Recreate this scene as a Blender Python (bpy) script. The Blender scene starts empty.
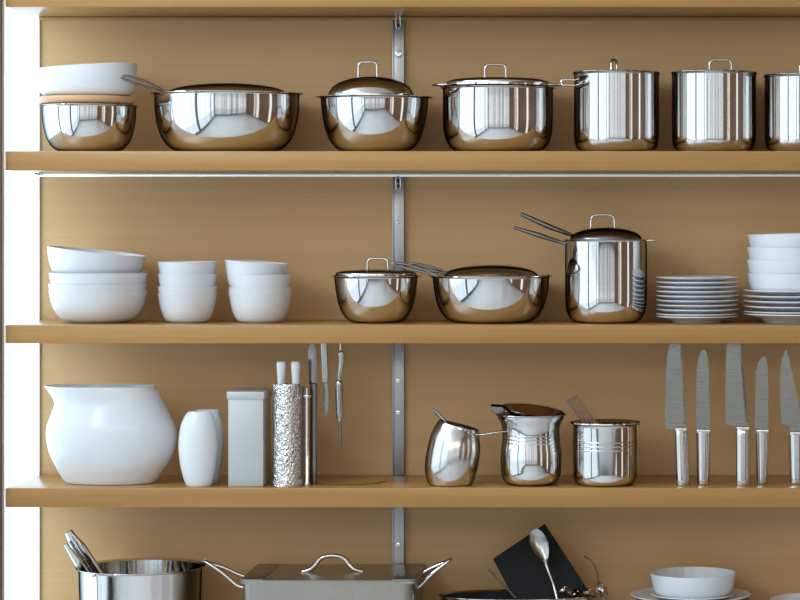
import bpy, bmesh, math, random
from mathutils import Vector, Matrix, Euler
random.seed(4)
PI = math.pi
C = bpy.context.scene.collection
SC = bpy.context.scene

# ---------------------------------------------------------------- camera
F, D = 2660.0, 5.32                    # focal length in pixels, distance to the front plane of the shelves
CX, CZ = 0.52, 1.47                    # camera x, z
VPX, VPY = 660.0, 215.0                # its principal point in the frame
cam_d = bpy.data.cameras.new('camera'); cam = bpy.data.objects.new('camera', cam_d); C.objects.link(cam)
cam.location = (CX, -D, CZ); cam.rotation_euler = (PI/2, 0, 0)
cam_d.sensor_width = 36.0; cam_d.lens = 36.0*F/800.0
cam_d.shift_x = (400-VPX)/800.0; cam_d.shift_y = -(300-VPY)/800.0
cam_d.clip_end = 60
SC.camera = cam
# ---------------------------------------------------------------- world, exposure
w = bpy.data.worlds.new('world'); SC.world = w; w.use_nodes = True
w.node_tree.nodes['Background'].inputs[0].default_value = (0.55, 0.65, 0.8, 1)
w.node_tree.nodes['Background'].inputs[1].default_value = 0.3
SC.view_settings.view_transform = 'Standard'; SC.view_settings.look = 'None'
SC.view_settings.exposure = 0.35; SC.view_settings.gamma = 1.0; SC.view_settings.use_curve_mapping = False
# ---------------------------------------------------------------- daylight in the windows of the room, plus an added upper tier
RX0, RX1, RY0, RY1, RH = -2.1, 4.2, -7.4, 0.30, 3.4
def daylight(name, loc, rot, sx, sy, rad, col):
    L = bpy.data.lights.new(name, 'AREA'); L.shape = 'RECTANGLE'; L.size = sx; L.size_y = sy
    L.energy = rad*PI*sx*sy; L.color = col
    o = bpy.data.objects.new(name, L); o.location = loc; o.rotation_euler = rot; C.objects.link(o)
    return o
SKY, WARM_UPPER = (0.74, 0.88, 1.0), (1.0, 0.90, 0.76)
# zone, bottom, top, radiance on the left, radiance at the rear
for nm, z0, z1, ra, rb in (('low', 0.15, 0.85, 1.0, 0.6), ('mid', 0.85, 2.38, 1.35, 0.85), ('top', 2.46, 3.3, 8.2, 2.5)):  # top tier is unseen, added to brighten the wall behind the shelves
    zc, h = (z0+z1)/2, z1-z0
    daylight('daylight_left_'+nm, (RX0+0.03, -3.35, zc), (PI/2, 0, -PI/2), 6.9, h, ra, SKY)
    daylight('daylight_rear_'+nm, (1.0, RY0+0.03, zc), (PI/2, 0, 0), 6.0, h, rb, WARM_UPPER if nm == 'top' else (.93, .96, 1))
for y0, y1 in ((-4.9, -3.7), (-1.75, -1.35)):
    daylight('daylight_right', (RX1-0.03, (y0+y1)/2, 1.27), (PI/2, 0, PI/2), y1-y0, 2.2, 0.9, (1, .95, .88))

# ================================================================ helpers
def u(Y=0.0): return (D+Y)/F                                     # metres per pixel at depth Y
def X(px, Y=0.0): return CX + (px-VPX)*u(Y)
def Z(py, Y=0.0): return CZ - (py-VPY)*u(Y)
def P(px, py, Y=0.0): return Vector((X(px, Y), Y, Z(py, Y)))

def nodes(name):
    m = bpy.data.materials.new(name); m.use_nodes = True
    return m, m.node_tree.nodes, m.node_tree.links, m.node_tree.nodes['Principled BSDF']
def plain(name, col, rough=.5, metal=0.0, coat=0.0, bump=0.0, bscale=200):
    m, n, l, b = nodes(name)
    b.inputs['Roughness'].default_value = rough; b.inputs['Metallic'].default_value = metal
    b.inputs['Coat Weight'].default_value = coat; b.inputs['Coat Roughness'].default_value = .08
    t = n.new('ShaderNodeTexCoord'); ns = n.new('ShaderNodeTexNoise'); ns.inputs['Scale'].default_value = 6
    l.new(t.outputs['Object'], ns.inputs['Vector'])
    r = n.new('ShaderNodeMixRGB'); r.inputs[1].default_value = (*[c*.96 for c in col], 1); r.inputs[2].default_value = (*[min(1, c*1.03) for c in col], 1)
    l.new(ns.outputs['Fac'], r.inputs[0]); l.new(r.outputs[0], b.inputs['Base Color'])
    if bump:
        n2 = n.new('ShaderNodeTexNoise'); n2.inputs['Scale'].default_value = bscale; l.new(t.outputs['Object'], n2.inputs['Vector'])
        bp = n.new('ShaderNodeBump'); bp.inputs['Strength'].default_value = bump; bp.inputs['Distance'].default_value = .001
        l.new(n2.outputs['Fac'], bp.inputs['Height']); l.new(bp.outputs['Normal'], b.inputs['Normal'])
    return m
def wood(name, c0, c1, scale=(1.2, 10, 60), rough=.28, fine=(2, 60, 400), fmix=.35):
    m, n, l, b = nodes(name)
    t = n.new('ShaderNodeTexCoord')
    def ns(s, det, k=1.0):
        mp = n.new('ShaderNodeMapping'); mp.inputs['Scale'].default_value = s; l.new(t.outputs['Object'], mp.inputs['Vector'])
        q = n.new('ShaderNodeTexNoise'); q.inputs['Scale'].default_value = k; q.inputs['Detail'].default_value = det; q.inputs['Distortion'].default_value = .4
        l.new(mp.outputs[0], q.inputs['Vector']); return q
    a = ns(scale, 5); f = ns(fine, 3)
    mx = n.new('ShaderNodeMixRGB'); mx.inputs[0].default_value = fmix; l.new(a.outputs['Fac'], mx.inputs[1]); l.new(f.outputs['Fac'], mx.inputs[2])
    cr = n.new('ShaderNodeValToRGB'); cr.color_ramp.elements[0].position = .33; cr.color_ramp.elements[1].position = .67
    cr.color_ramp.elements[0].color = (*c0, 1); cr.color_ramp.elements[1].color = (*c1, 1)
    l.new(mx.outputs[0], cr.inputs[0]); l.new(cr.outputs[0], b.inputs['Base Color'])
    b.inputs['Roughness'].default_value = rough
    bp = n.new('ShaderNodeBump'); bp.inputs['Strength'].default_value = .15; bp.inputs['Distance'].default_value = .001
    l.new(f.outputs['Fac'], bp.inputs['Height']); l.new(bp.outputs['Normal'], b.inputs['Normal'])
    return m
def steel(name, col=(.78, .775, .76), rough=.07, brush=None, bs=.04, edge=0.0):
    m, n, l, b = nodes(name)
    b.inputs['Metallic'].default_value = 1; b.inputs['Base Color'].default_value = (*col, 1)
    b.inputs['Specular Tint'].default_value = (edge, edge, edge, 1)  # dark edge reflections are put into the metal's grazing tint
    t = n.new('ShaderNodeTexCoord'); mp = n.new('ShaderNodeMapping'); mp.inputs['Scale'].default_value = brush or (8, 8, 8)
    l.new(t.outputs['Object'], mp.inputs['Vector'])
    q = n.new('ShaderNodeTexNoise'); q.inputs['Scale'].default_value = 1; q.inputs['Detail'].default_value = 3; l.new(mp.outputs[0], q.inputs['Vector'])
    mr = n.new('ShaderNodeMapRange'); mr.inputs['To Min'].default_value = rough*.75; mr.inputs['To Max'].default_value = rough*1.3
    l.new(q.outputs['Fac'], mr.inputs['Value']); l.new(mr.outputs[0], b.inputs['Roughness'])
    if brush:
        bp = n.new('ShaderNodeBump'); bp.inputs['Strength'].default_value = bs; bp.inputs['Distance'].default_value = .0006
        l.new(q.outputs['Fac'], bp.inputs['Height']); l.new(bp.outputs['Normal'], b.inputs['Normal'])
    return m
def hammered(name):
    m, n, l, b = nodes(name)
    b.inputs['Metallic'].default_value = 1; b.inputs['Base Color'].default_value = (.86, .86, .85, 1); b.inputs['Roughness'].default_value = .22
    t = n.new('ShaderNodeTexCoord'); mp = n.new('ShaderNodeMapping'); mp.inputs['Scale'].default_value = (1, 1, 1.5); l.new(t.outputs['Object'], mp.inputs['Vector'])
    v = n.new('ShaderNodeTexVoronoi'); v.feature = 'DISTANCE_TO_EDGE'; v.inputs['Scale'].default_value = 150; l.new(mp.outputs[0], v.inputs['Vector'])
    q = n.new('ShaderNodeTexNoise'); q.inputs['Scale'].default_value = 120; l.new(mp.outputs[0], q.inputs['Vector'])
    ad = n.new('ShaderNodeMath'); ad.operation = 'ADD'; l.new(v.outputs['Distance'], ad.inputs[0]); l.new(q.outputs['Fac'], ad.inputs[1])
    bp = n.new('ShaderNodeBump'); bp.inputs['Strength'].default_value = 1; bp.inputs['Distance'].default_value = .004
    l.new(ad.outputs[0], bp.inputs['Height']); l.new(bp.outputs['Normal'], b.inputs['Normal'])
    return m

M = {}
M['oak'] = wood('oak_shelf', (.36, .175, .042), (.46, .24, .068))
M['veneer'] = wood('oak_veneer', (.60, .36, .155), (.67, .415, .19), scale=(.5, 1, 22), fine=(1.5, 1, 160), fmix=.4, rough=.5)
M['post'] = wood('dark_post', (.10, .06, .035), (.16, .10, .06), scale=(40, 40, 3), fine=(200, 200, 10))
M['edge'] = plain('pale_edge', (.55, .45, .34), .4)
M['steel'] = steel('polished_steel')
M['steel2'] = steel('satin_steel', (.74, .73, .71), .16)
M['brushed'] = steel('brushed_steel', (.43, .41, .36), .3, (300, 300, 4), .1, edge=.9)
M['lidsteel'] = steel('warm_lid_steel', (.66, .64, .61), .12)
M['band'] = steel('lid_band_steel', (.40, .385, .36), .25, edge=.7)
M['knife'] = steel('blade_steel', (.31, .31, .285), .28, (4, 4, 300), .02, edge=.5)
M['darksteel'] = steel('dark_steel', (.28, .27, .26), .2)
M['hammer'] = hammered('hammered_steel')
M['galv'] = steel('galvanised_rail', (.36, .37, .38), .33, (60, 60, 14), .5, edge=.8)
M['white'] = plain('white_porcelain', (.76, .78, .81), .22, coat=.35)
M['rail'] = steel('bright_rail', (.93, .93, .93), .2)
M['matwhite'] = plain('white_rail', (.82, .83, .84), .35)
M['board'] = wood('beech_board', (.60, .33, .16), (.72, .43, .23), rough=.4)
M['darkwood'] = wood('walnut', (.10, .055, .03), (.22, .12, .07), scale=(30, 30, 200), fine=(100, 100, 600))
M['grey'] = steel('grey_spoon_steel', (.46, .45, .42), .2)
M['brown'] = wood('brown_wood', (.16, .085, .05), (.28, .15, .09), scale=(30, 30, 200))
M['black'] = plain('black_board', (.006, .008, .008), .5, bump=.1)
M['black'].node_tree.nodes['Principled BSDF'].inputs['Specular IOR Level'].default_value = .2
M['blackpan'] = plain('black_coating', (.02, .02, .022), .22)
M['canister'] = plain('grey_canister_metal', (.54, .56, .56), .38, metal=.35)
M['screw'] = steel('screw_steel', (.75, .75, .74), .2)
M['hole'] = plain('dark_slot', (.02, .02, .02), .6)
M['wallpaint'] = plain('room_wall', (.05, .05, .05), .8)
M['warmwall'] = wood('room_wall_wood', (.12, .055, .025), (.2, .1, .045))
M['ceil'] = plain('ceiling_paint', (.75, .74, .72), .8)
M['floorw'] = wood('pale_floor', (.62, .65, .68), (.74, .76, .78), scale=(1, 3, 1))
M['frame'] = plain('dark_window_frame', (.03, .03, .032), .4)
M['blind'] = plain('grey_blind', (.32, .34, .36), .6)
def frosted():
    m, n, l, b = nodes('frosted_glowing_glass')
    b.inputs['Base Color'].default_value = (.4, .42, .45, 1); b.inputs['Roughness'].default_value = .35
    b.inputs['Emission Color'].default_value = (.86, .92, 1.0, 1); b.inputs['Emission Strength'].default_value = 1.9  # glow added so the pane brightens the wall beside it
    b.inputs['Emission Color'].default_value = (.60, .82, 1.0, 1)
    return m
M['frost'] = frosted()

def link(name, me, mat, parent=None, loc=(0, 0, 0)):
    o = bpy.data.objects.new(name, me); o.location = loc; C.objects.link(o)
    if parent: o.parent = parent
    if mat: me.materials.append(M[mat] if isinstance(mat, str) else mat)
    return o
def fin(bm, name, mat, parent=None, loc=(0, 0, 0), sharp=35, smooth=True):
    bmesh.ops.recalc_face_normals(bm, faces=bm.faces)
    me = bpy.data.meshes.new(name); bm.to_mesh(me); bm.free()
    if smooth:
        for p in me.polygons: p.use_smooth = True
        me.set_sharp_from_angle(angle=math.radians(sharp))
    return link(name, me, mat, parent, loc)
def tag(o, label, cat, group=None):
    o['label'] = label; o['category'] = cat
    if group: o['group'] = group
    return o
def thing(name, label, cat, loc, group=None):
    o = bpy.data.objects.new(name, None); o.empty_display_size = .03; C.objects.link(o); o.location = loc
    return tag(o, label, cat, group)
def struct(name, o_): o_['kind'] = 'structure'; return o_
def boxbm(bm, lo, hi, bev=0.0):
    r = bmesh.ops.create_cube(bm, size=1)
    vs = r['verts']; lo = Vector(lo); hi = Vector(hi)
    for v in vs: v.co = Vector(((lo[i]+hi[i])/2 + v.co[i]*(hi[i]-lo[i]) for i in range(3)))
    if bev:
        es = list({e for v in vs for e in v.link_edges})
        bmesh.ops.bevel(bm, geom=es, offset=bev, segments=2, profile=.6, affect='EDGES')
def box(name, lo, hi, mat, parent=None, bev=0.0):
    bm = bmesh.new(); boxbm(bm, lo, hi, bev); return fin(bm, name, mat, parent, sharp=50)
def ringmesh(bm, rings, capa=True, capb=True):
    vr = [[bm.verts.new(p) for p in r] for r in rings]
    n = len(vr[0])
    for a, b in zip(vr, vr[1:]):
        for i in range(n): bm.faces.new((a[i], a[(i+1) % n], b[(i+1) % n], b[i]))
    if capa: bm.faces.new(vr[0][::-1])
    if capb: bm.faces.new(vr[-1])
def lathebm(bm, prof, segs=96, cen=(0, 0, 0), sy=1.0):
    rings = [[Vector((cen[0]+max(r, 1e-5)*math.cos(2*PI*i/segs), cen[1]+sy*max(r, 1e-5)*math.sin(2*PI*i/segs), cen[2]+z)) for i in range(segs)] for r, z in prof]
    ringmesh(bm, rings)
def lathe(name, prof, mat, parent=None, loc=(0, 0, 0), segs=96, sy=1.0, sharp=35):
    bm = bmesh.new(); lathebm(bm, prof, segs, sy=sy); return fin(bm, name, mat, parent, loc, sharp)
def bez(p0, p1, p2, n=10):
    return [((1-t)**2*p0[0]+2*t*(1-t)*p1[0]+t*t*p2[0], (1-t)**2*p0[1]+2*t*(1-t)*p1[1]+t*t*p2[1]) for t in [i/n for i in range(n+1)]]
def smoothpts(pts, n=8):
    pts = [Vector(p) for p in pts]; q = [pts[0]*2-pts[1]] + pts + [pts[-1]*2-pts[-2]]; out = []
    for i in range(1, len(q)-2):
        a, b, c, d = q[i-1:i+3]
        for k in range(n):
            t = k/n
            out.append(.5*((2*b)+(c-a)*t+(2*a-5*b+4*c-d)*t*t+(3*b-a-3*c+d)*t**3))
    out.append(pts[-1]); return out
def tubebm(bm, pts, rad, segs=12, flat=1.0, flatdir=None, smooth=6):
    """rad: number or list per control point; flat squashes the section along flatdir"""
    n0 = len(pts)
    rads = rad if isinstance(rad, (list, tuple)) else [rad]*n0
    if smooth:
        aug = smoothpts([Vector(p) for p in pts], smooth)
        rr = []
        for i in range(n0-1):
            for k in range(smooth): rr.append(rads[i]+(rads[i+1]-rads[i])*k/smooth)
        rr.append(rads[-1]); P_ = aug
    else: P_ = [Vector(p) for p in pts]; rr = list(rads)
    N = len(P_); nrm = None; rings = []
    for i in range(N):
        t = (P_[min(i+1, N-1)]-P_[max(i-1, 0)]).normalized()
        if flatdir is not None:
            nrm = Vector(flatdir); nrm = (nrm - t*nrm.dot(t)).normalized()
        elif nrm is None:
            a = Vector((0, 1, 0)) if abs(t.y) < .9 else Vector((1, 0, 0)); nrm = (a-t*a.dot(t)).normalized()
        else: nrm = (nrm-t*nrm.dot(t)).normalized()
        bi = t.cross(nrm)
        rings.append([P_[i]+nrm*math.cos(2*PI*k/segs)*rr[i]*flat+bi*math.sin(2*PI*k/segs)*rr[i] for k in range(segs)])
    ringmesh(bm, rings)
def tube(name, pts, rad, mat, parent=None, loc=(0, 0, 0), **k):
    bm = bmesh.new(); tubebm(bm, pts, rad, **k); return fin(bm, name, mat, parent, loc, 50)
def extrude(name, poly, y0, y1, mat, parent=None, loc=(0, 0, 0), bev=0.0):
    """poly: (x, z) outline, given depth from y0 to y1"""
    bm = bmesh.new(); vs = [bm.verts.new((x, y0, z)) for x, z in poly]; f = bm.faces.new(vs)
    r = bmesh.ops.extrude_face_region(bm, geom=[f])
    for v in r['geom']:
        if isinstance(v, bmesh.types.BMVert): v.co.y = y1
    if bev:
        es = [e for e in bm.edges if abs(e.verts[0].co.y-e.verts[1].co.y) < 1e-7]
        bmesh.ops.bevel(bm, geom=es, offset=bev, segments=1, affect='EDGES')
    return fin(bm, name, mat, parent, loc, 30)

# ================================================================ room
def slab(name, lo, hi, mat): return struct(name, box(name, lo, hi, mat))
slab('floor', (RX0-.1, RY0-.1, -.1), (RX1+.1, RY1+.1, 0), 'floorw')
slab('ceiling', (RX0-.1, RY0-.1, RH), (RX1+.1, RY1+.1, RH+.1), 'ceil')
slab('wall_left', (RX0-.1, RY0-.1, 0), (RX0, RY1+.1, RH), 'wallpaint')
slab('wall_right', (RX1, RY0-.1, 0), (RX1+.1, RY1+.1, RH), 'warmwall')
slab('wall_front', (RX0-.1, RY0-.1, 0), (RX1+.1, RY0, RH), 'wallpaint')
slab('wall_back', (RX0-.1, RY1-.03, 0), (RX1+.1, RY1+.1, RH), 'veneer')
YB = RY1-.03                                                   # face of the back wall = back of the shelves
def winframe(name, axis, at, a0, a1, z0, z1, bars, slats):
    bm = bmesh.new(); t = .05
    def bar(p0, p1, q0, q1, d=.06, off=.05):
        if axis == 'x': boxbm(bm, (at+off if at < 0 else at-off-d, p0, q0), (at+off+d if at < 0 else at-off, p1, q1))
        else: boxbm(bm, (p0, at+off, q0), (p1, at+off+d, q1))
    bar(a0-t, a1+t, z0-t, z0); bar(a0-t, a1+t, z1, z1+t); bar(a0-t, a0, z0, z1); bar(a1, a1+t, z0, z1)
    for b in bars: bar(b-.11, b+.11, z0, z1)
    if z1 > 3: bar(a0, a1, 2.37, 2.47)
    o = fin(bm, name, 'frame', sharp=50); struct(name, o)
    if slats:
        bm = bmesh.new()
        for s, wd in slats: bar(s-wd/2, s+wd/2, z0, 2.37, .01, .12)
        f = fin(bm, 'blind', 'blind', o, sharp=50)
    return o
rr = random.Random(7)
sl = []
y = -6.7
while y < .0:
    sl.append((y, rr.choice((.012, .02, .03)))); y += rr.uniform(.2, .6)
winframe('window_2', 'x', RX0, -6.8, .1, .15, 3.3, [-5.0, -2.0], sl)
sl = []; x = -1.9
while x < 3.9:
    sl.append((x, rr.choice((.03, .05, .08, .16)))); x += rr.uniform(.12, .42)
winframe('window_3', 'y', RY0, -2.0, 4.0, .15, 3.3, [1.0], sl)
winframe('window_4', 'x', RX1, -4.9, -3.7, .17, 2.37, [-4.45], [(-4.1, .08)])
winframe('window_5', 'x', RX1, -1.75, -1.35, .17, 2.37, [], [])

# ================================================================ shelving unit
SH = {0: -12.0, 1: 151.0, 2: 325.0, 3: 488.0, 4: 645.0}         # front top edge of each board, in pixels
BOT = {0: 7.0, 1: 170.5, 2: 343.5, 3: 507.5, 4: 664.0}
ST = {k: Z(v) for k, v in SH.items()}                           # world height of each board's top
unit = thing('shelving_unit', 'oak wall shelving with thick boards holding all the cookware, on slotted metal rails', 'shelving', (X(400), .15, 0))
UL = Vector(unit.location)
def ub(lo, hi): return tuple(Vector(lo)-UL), tuple(Vector(hi)-UL)
XL, XR = X(5), X(870)
for k in SH:
    lo, hi = ub((XL, 0, Z(BOT[k])), (XR, YB-.001, ST[k]))
    box('shelf', lo, hi, 'oak', unit, .0018)
# vertical post and pale edge of the side frame
lo, hi = ub((X(-12), -.012, .3), (X(2.6), .03, 2.1)); box('post', lo, hi, 'post', unit, .001)
lo, hi = ub((X(2.7), -.006, .3), (X(4.7), .03, 2.1)); box('edge_strip', lo, hi, 'edge', unit, .0006)
for k, mt in ((0, 'oak'), (1, 'rail')):
    zt = Z(BOT[k])-.0005; lo, hi = ub((X(40.5, YB), YB-.012, zt-(.0085 if k else .007)), (XR, YB-.001, zt))
    r = box('cleat', lo, hi, mt, unit, .0008)
    if k: r['label'] = 'white rail under the shelf'
lo, hi = ub((X(39.2, YB), YB-.006, .3), (X(40.8, YB), YB-.001, 2.1)); box('corner_strip', lo, hi, 'brushed', unit, .0004)
# left side: frosted side pane, glowing by emission put in for daylight
glow_pane = struct('side_glow_pane', box('side_glow_pane', (X(4.8)-.012, .0, .3), (X(4.8), YB, 2.1), 'frost'))
for v in glow_pane.data.vertices:
    if v.co.y > .1: v.co.x += X(39.4, YB)-X(4.8)
# slotted rail with keyhole plates and screws, one piece between each pair of shelves
rx0, rx1 = X(392.5, YB-.012), X(404, YB-.012)
for (k0, k1) in ((0, 1), (1, 2), (2, 3), (3, 4)):
    z1 = Z(BOT[k0])-.0095; z0 = ST[k1]+.0005
    bm = bmesh.new(); Yf = YB-.014
    boxbm(bm, (rx0-UL.x, Yf+.003-UL.y, z0), (rx1-UL.x, YB-.0015-UL.y, z1), .0006)
    boxbm(bm, (rx0-UL.x, Yf-.001-UL.y, z0), (rx0+.0028-UL.x, Yf+.004-UL.y, z1), .0006)
    boxbm(bm, (rx1-.0028-UL.x, Yf-.001-UL.y, z0), (rx1-UL.x, Yf+.004-UL.y, z1), .0006)
    rail = fin(bm, 'wall_rail', 'galv', unit, sharp=50)
    xc = (rx0+rx1)/2-UL.x
    def bolt(py, r=.0052, nm='screw'):
        bm = bmesh.new()
        zc = Z(py, Yf)
        prof = [(r*.45, .0), (r*.5, .0008), (r, .0014), (r*.9, .003), (r*.55, .0034), (r*.45, .0022), (0, .002)]
        rings = [[Vector((xc+rr_*math.cos(2*PI*i/20), Yf+.003-UL.y-d, zc+rr_*math.sin(2*PI*i/20))) for i in range(20)] for rr_, d in prof]
        ringmesh(bm, rings); fin(bm, nm, 'screw', rail)
    def keyhole(py):
        zc = Z(py, Yf); bm = bmesh.new()
        pts = [Vector((xc+.0048*math.cos(a), Yf+.002-UL.y, zc+.0085*math.sin(a)+(.006 if math.sin(a) > 0 else -.006))) for a in [2*PI*i/16 for i in range(17)]]
        tubebm(bm, pts, .0012, segs=8, smooth=0); fin(bm, 'keyhole', 'screw', rail)
        bm = bmesh.new(); boxbm(bm, (xc-.0026, Yf+.0024-UL.y, zc+.001), (xc+.0026, Yf+.0034-UL.y, zc+.0095), .0008)
        boxbm(bm, (xc-.0026, Yf+.0024-UL.y, zc-.0095), (xc+.0026, Yf+.0034-UL.y, zc-.003), .0008); fin(bm, 'slot', 'hole', rail)
    if k0 == 0: keyhole(22); bolt(54, .0075)
    if k0 == 1: keyhole(183); bolt(222, .004)
    if k0 == 2: bolt(381, .0055); bolt(413, .0055)
    if k0 == 3: bolt(545, .0055)
for py in (14, 173.5):                                          # small pins in the back corner
    bm = bmesh.new(); tubebm(bm, [P(34, py, YB-.04)-UL, P(39, py+.6, YB-.012)-UL], .0018, smooth=0); fin(bm, 'pin', 'darksteel', unit)

# ================================================================ builders of vessels
def vessel(name, label, cat, cx, row, Y, r, top, rb, hb, rim=None, rimh=1.5, th=.7, mat='steel', base=None, neck=None, group=None, taper=0, partname='body', sy=1.0, ctrl=1.0):
    """round vessel: r and heights in photo pixels at depth Y"""
    s = u(Y); zb = ST[row]+.0004 if base is None else base
    t = thing(name, label, cat, (X(cx, Y), Y, zb), group)
    H = Z(top, Y)-zb; R = r*s; HB = hb*s; RB = rb*s; T = th*s; R0 = R
    rm = (rim or r+1.2)*s
    prof = [(0, .0)] + [(RB*.9, 0)] + bez((RB, 0), (R*ctrl-taper*s, 0.0), (R-taper*s*.6, HB), 14)
    if neck: prof += [(p*s, Z(q, Y)-zb) for p, q in neck]
    fl = rimh*s; R = neck[-1][0]*s if neck else R
    prof += bez((R, H-fl*1.6), (R, H-fl*.5), (rm, H-fl*.5), 5) + [(rm+.15*s, H-fl*.2), (rm, H), (rm-.6*s, H+.05*s)]
    ins = [(R-T, H-fl*1.1)]
    if neck: ins += [(p*s-T, Z(q, Y)-zb) for p, q in neck[::-1]]
    ins += [(a, b) for a, b in [(max(p[0]-T, 0), p[1]+T) for p in bez((RB, 0), (R0*ctrl-taper*s, 0.0), (R0-taper*s*.6, HB), 14)][::-1]] + [(0, T)]
    lathe(partname, prof+ins, mat, t, sy=sy)
    t['_'] = 0; del t['_']
    return t, zb, s, H
def lid(t, zb, Y, r, yrim, ytop, mat='lidsteel', edge=1.2, power=2.0, knob=None, lip=None, cx=None):
    """domed lid, child of t; heights in pixels"""
    s = u(Y); z0 = Z(yrim, Y)-zb; h = Z(ytop, Y)-zb-z0; n = 14
    e = edge*s
    prof = [(0, -e*.2), (r*s*.97, -e*.2), (r*s, 0), (r*s, e*.5)]
    for i in range(1, n+1):
        a = i/n*PI/2
        prof.append((r*s*math.cos(a)**(2/power)*.985, e*.5+(h-e*.5)*math.sin(a)**(2/power) if power != 2 else e*.5+(h-e*.5)*math.sin(a)))
    return lathe('lid', prof, mat, t, (0, 0, z0))
def flatlid(t, zb, Y, r, y0, y1, mat='lidsteel'):
    s = u(Y); z0 = Z(y0, Y)-zb; h = Z(y1, Y)-zb-z0; R = r*s
    prof = [(0, 0), (R-.4*s, 0), (R, .3*s)] + bez((R, h*.35), (R, h*.55), (R*.93, h*.62), 4) + bez((R*.9, h*.7), (R*.6, h*.98), (0, h), 8)
    return lathe('lid', prof, mat, t, (0, 0, z0))
def loop(t, par, zb, cx, Y, xa, xb, yb, yt, rad=1.3, rot=0.0, mat='steel', name='lid_handle'):
    """inverted-U bar handle"""
    s = u(Y); z0 = Z(yb, Y)-zb - par.location.z; z1 = Z(yt, Y)-zb - par.location.z
    hw = (xb-xa)/2*s; c = ((xa+xb)/2-cx)*s; k = min(hw*.45, (z1-z0)*.4)
    pts = [(-hw*1.04, z0-.003), (-hw, z0+(z1-z0)*.35), (-hw, z1-k), (-hw+k*.3, z1-k*.3), (-hw+k, z1), (0, z1), (hw-k, z1), (hw-k*.3, z1-k*.3), (hw, z1-k), (hw, z0+(z1-z0)*.35), (hw*1.04, z0-.003)]
    P3 = [Vector((c+p[0]*math.cos(rot), p[0]*math.sin(rot), p[1])) for p in pts]
    bm = bmesh.new(); tubebm(bm, P3, rad*s, segs=12, smooth=4)
    for e in (-hw, hw): lathebm(bm, [(0, 0), (2.3*s, 0), (2.3*s, .6*s), (1.4*s, 1.3*s), (0, 1.3*s)], 16, (c+e*math.cos(rot), e*math.sin(rot), z0-.001))
    return fin(bm, name, mat, par, sharp=50)
def rel(t, px, py, Y): return P(px, py, Y)-Vector(t.location)
def hairpin(t, a, b, gap, Y, rad=.9, mat='darksteel', name='handle', Yb=None):
    """two-strand wire handle from a (at the rim) to b (free end)"""
    Yb = Y if Yb is None else Yb
    A = rel(t, *a, Y); B = rel(t, *b, Yb); d = (B-A); n = Vector((-d.z, 0, d.x)).normalized()
    if n.z < 0: n = -n
    g = gap*u(Y)
    pts = [A, A+d*.25+n*g*.6, A+d*.6+n*g, A+d*.92+n*g*.7, B, A+d*.9-n*g*.1, A+d*.6-n*g*.15, A+d*.25-n*g*.1, A-n*g*.35]
    return tube(name, pts, rad*u(Y), mat, t, smooth=5, segs=10)
def sidehandle(t, zb, s, r, yp, side, Y, out=9, wid=26, rad=1.1, name='side_handle'):
    z = Z(yp, Y)-zb; w_ = wid/2*s; x0 = r*s*.9
    pts = [(side*(x0), -w_, z), (side*(x0+out*s*.8), -w_*.85, z), (side*(r+out)*s, -w_*.3, z), (side*(r+out)*s, w_*.3, z), (side*(x0+out*s*.8), w_*.85, z), (side*x0, w_, z)]
    return tube(name, pts, rad*s, 'steel', t, smooth=6)

# ================================================================ top row
Y1 = .133
t, zb, s, H = vessel('mixing_bowl', 'polished steel mixing bowl under the round wooden board at the shelf end', 'bowl', 89, 1, .12, 46.5, 105.5, 24, 38, rim=48.5, ctrl=.95)
# round board on the bowl
Yq = .12; s = u(Yq); zt = ST[1]+H+.0014
h = 8.2*s
prof = [(0, 0), (40*s, 0)] + bez((43*s, 0), (47*s, h*.1), (47.5*s, h*.5), 5) + bez((47.5*s, h*.6), (47*s, h), (44*s, h), 5) + [(0, h)]
b = lathe('wooden_board', prof, 'board', None, (X(87, Yq), Yq, zt)); tag(b, 'round pale wooden board lying between the steel bowl and the white dish', 'board')
# white dish on the board: oval, slanting rim
def loft(name, secs, Y, mat, parent, base_z, org, dr=.8, th=1.6, tilt=0.0, segs=72, tiltfrom=None):
    """secs: (y, xl, xr) from bottom to top, open on top"""
    s = u(Y); zs = []
    def ring(yy, xl, xr, inset=0, dz=0, tl=0.0):
        xc = (X(xl, Y)+X(xr, Y))/2-org.x; a = (X(xr, Y)-X(xl, Y))/2-inset; z = Z(yy, Y)-base_z
        return [Vector((xc+a*math.cos(2*PI*i/segs), (a+inset)*dr*math.sin(2*PI*i/segs)-(inset*math.sin(2*PI*i/segs)), z+dz+tl*a*math.cos(2*PI*i/segs))) for i in range(segs)]
    n = len(secs); ys = smoothpts([Vector((a, b, c)) for a, b, c in secs], 6)
    ytop, ybot = secs[-1][0], secs[0][0]
    def tl(yy): return tilt*max(0, (ybot-yy)/(ybot-ytop)*1.6-.6)
    zlow = Z(ybot, Y)-base_z
    T = th*s
    rings = [ring(secs[0][0], secs[0][1]+2*2, secs[0][2]-2*2, 0, 0)] + [ring(*v, tl=tl(v[0])) for v in ys]
    top = ys[-1]
    rings += [ring(top[0], top[1], top[2], T*.5, T*.35, tl(top[0]))] + [ring(top[0], top[1], top[2], T, 0, tl(top[0]))]
    rings += [ring(*v, inset=T, tl=tl(v[0])) for v in ys[::-1][1:] if Z(v[0], Y)-Z(ybot, Y) > T*1.5]
    low = rings[-1]; cxy = sum(low, Vector())/len(low)
    bm = bmesh.new()
    # shift so that the lowest ring stands on z=0
    for r_ in rings:
        for p in r_: p.z -= zlow
    ringmesh(bm, rings)
    return fin(bm, name, mat, parent, sharp=50)
zt2 = zt+h+.0006; org = Vector((X(87, .12), .12, zt2))
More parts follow.
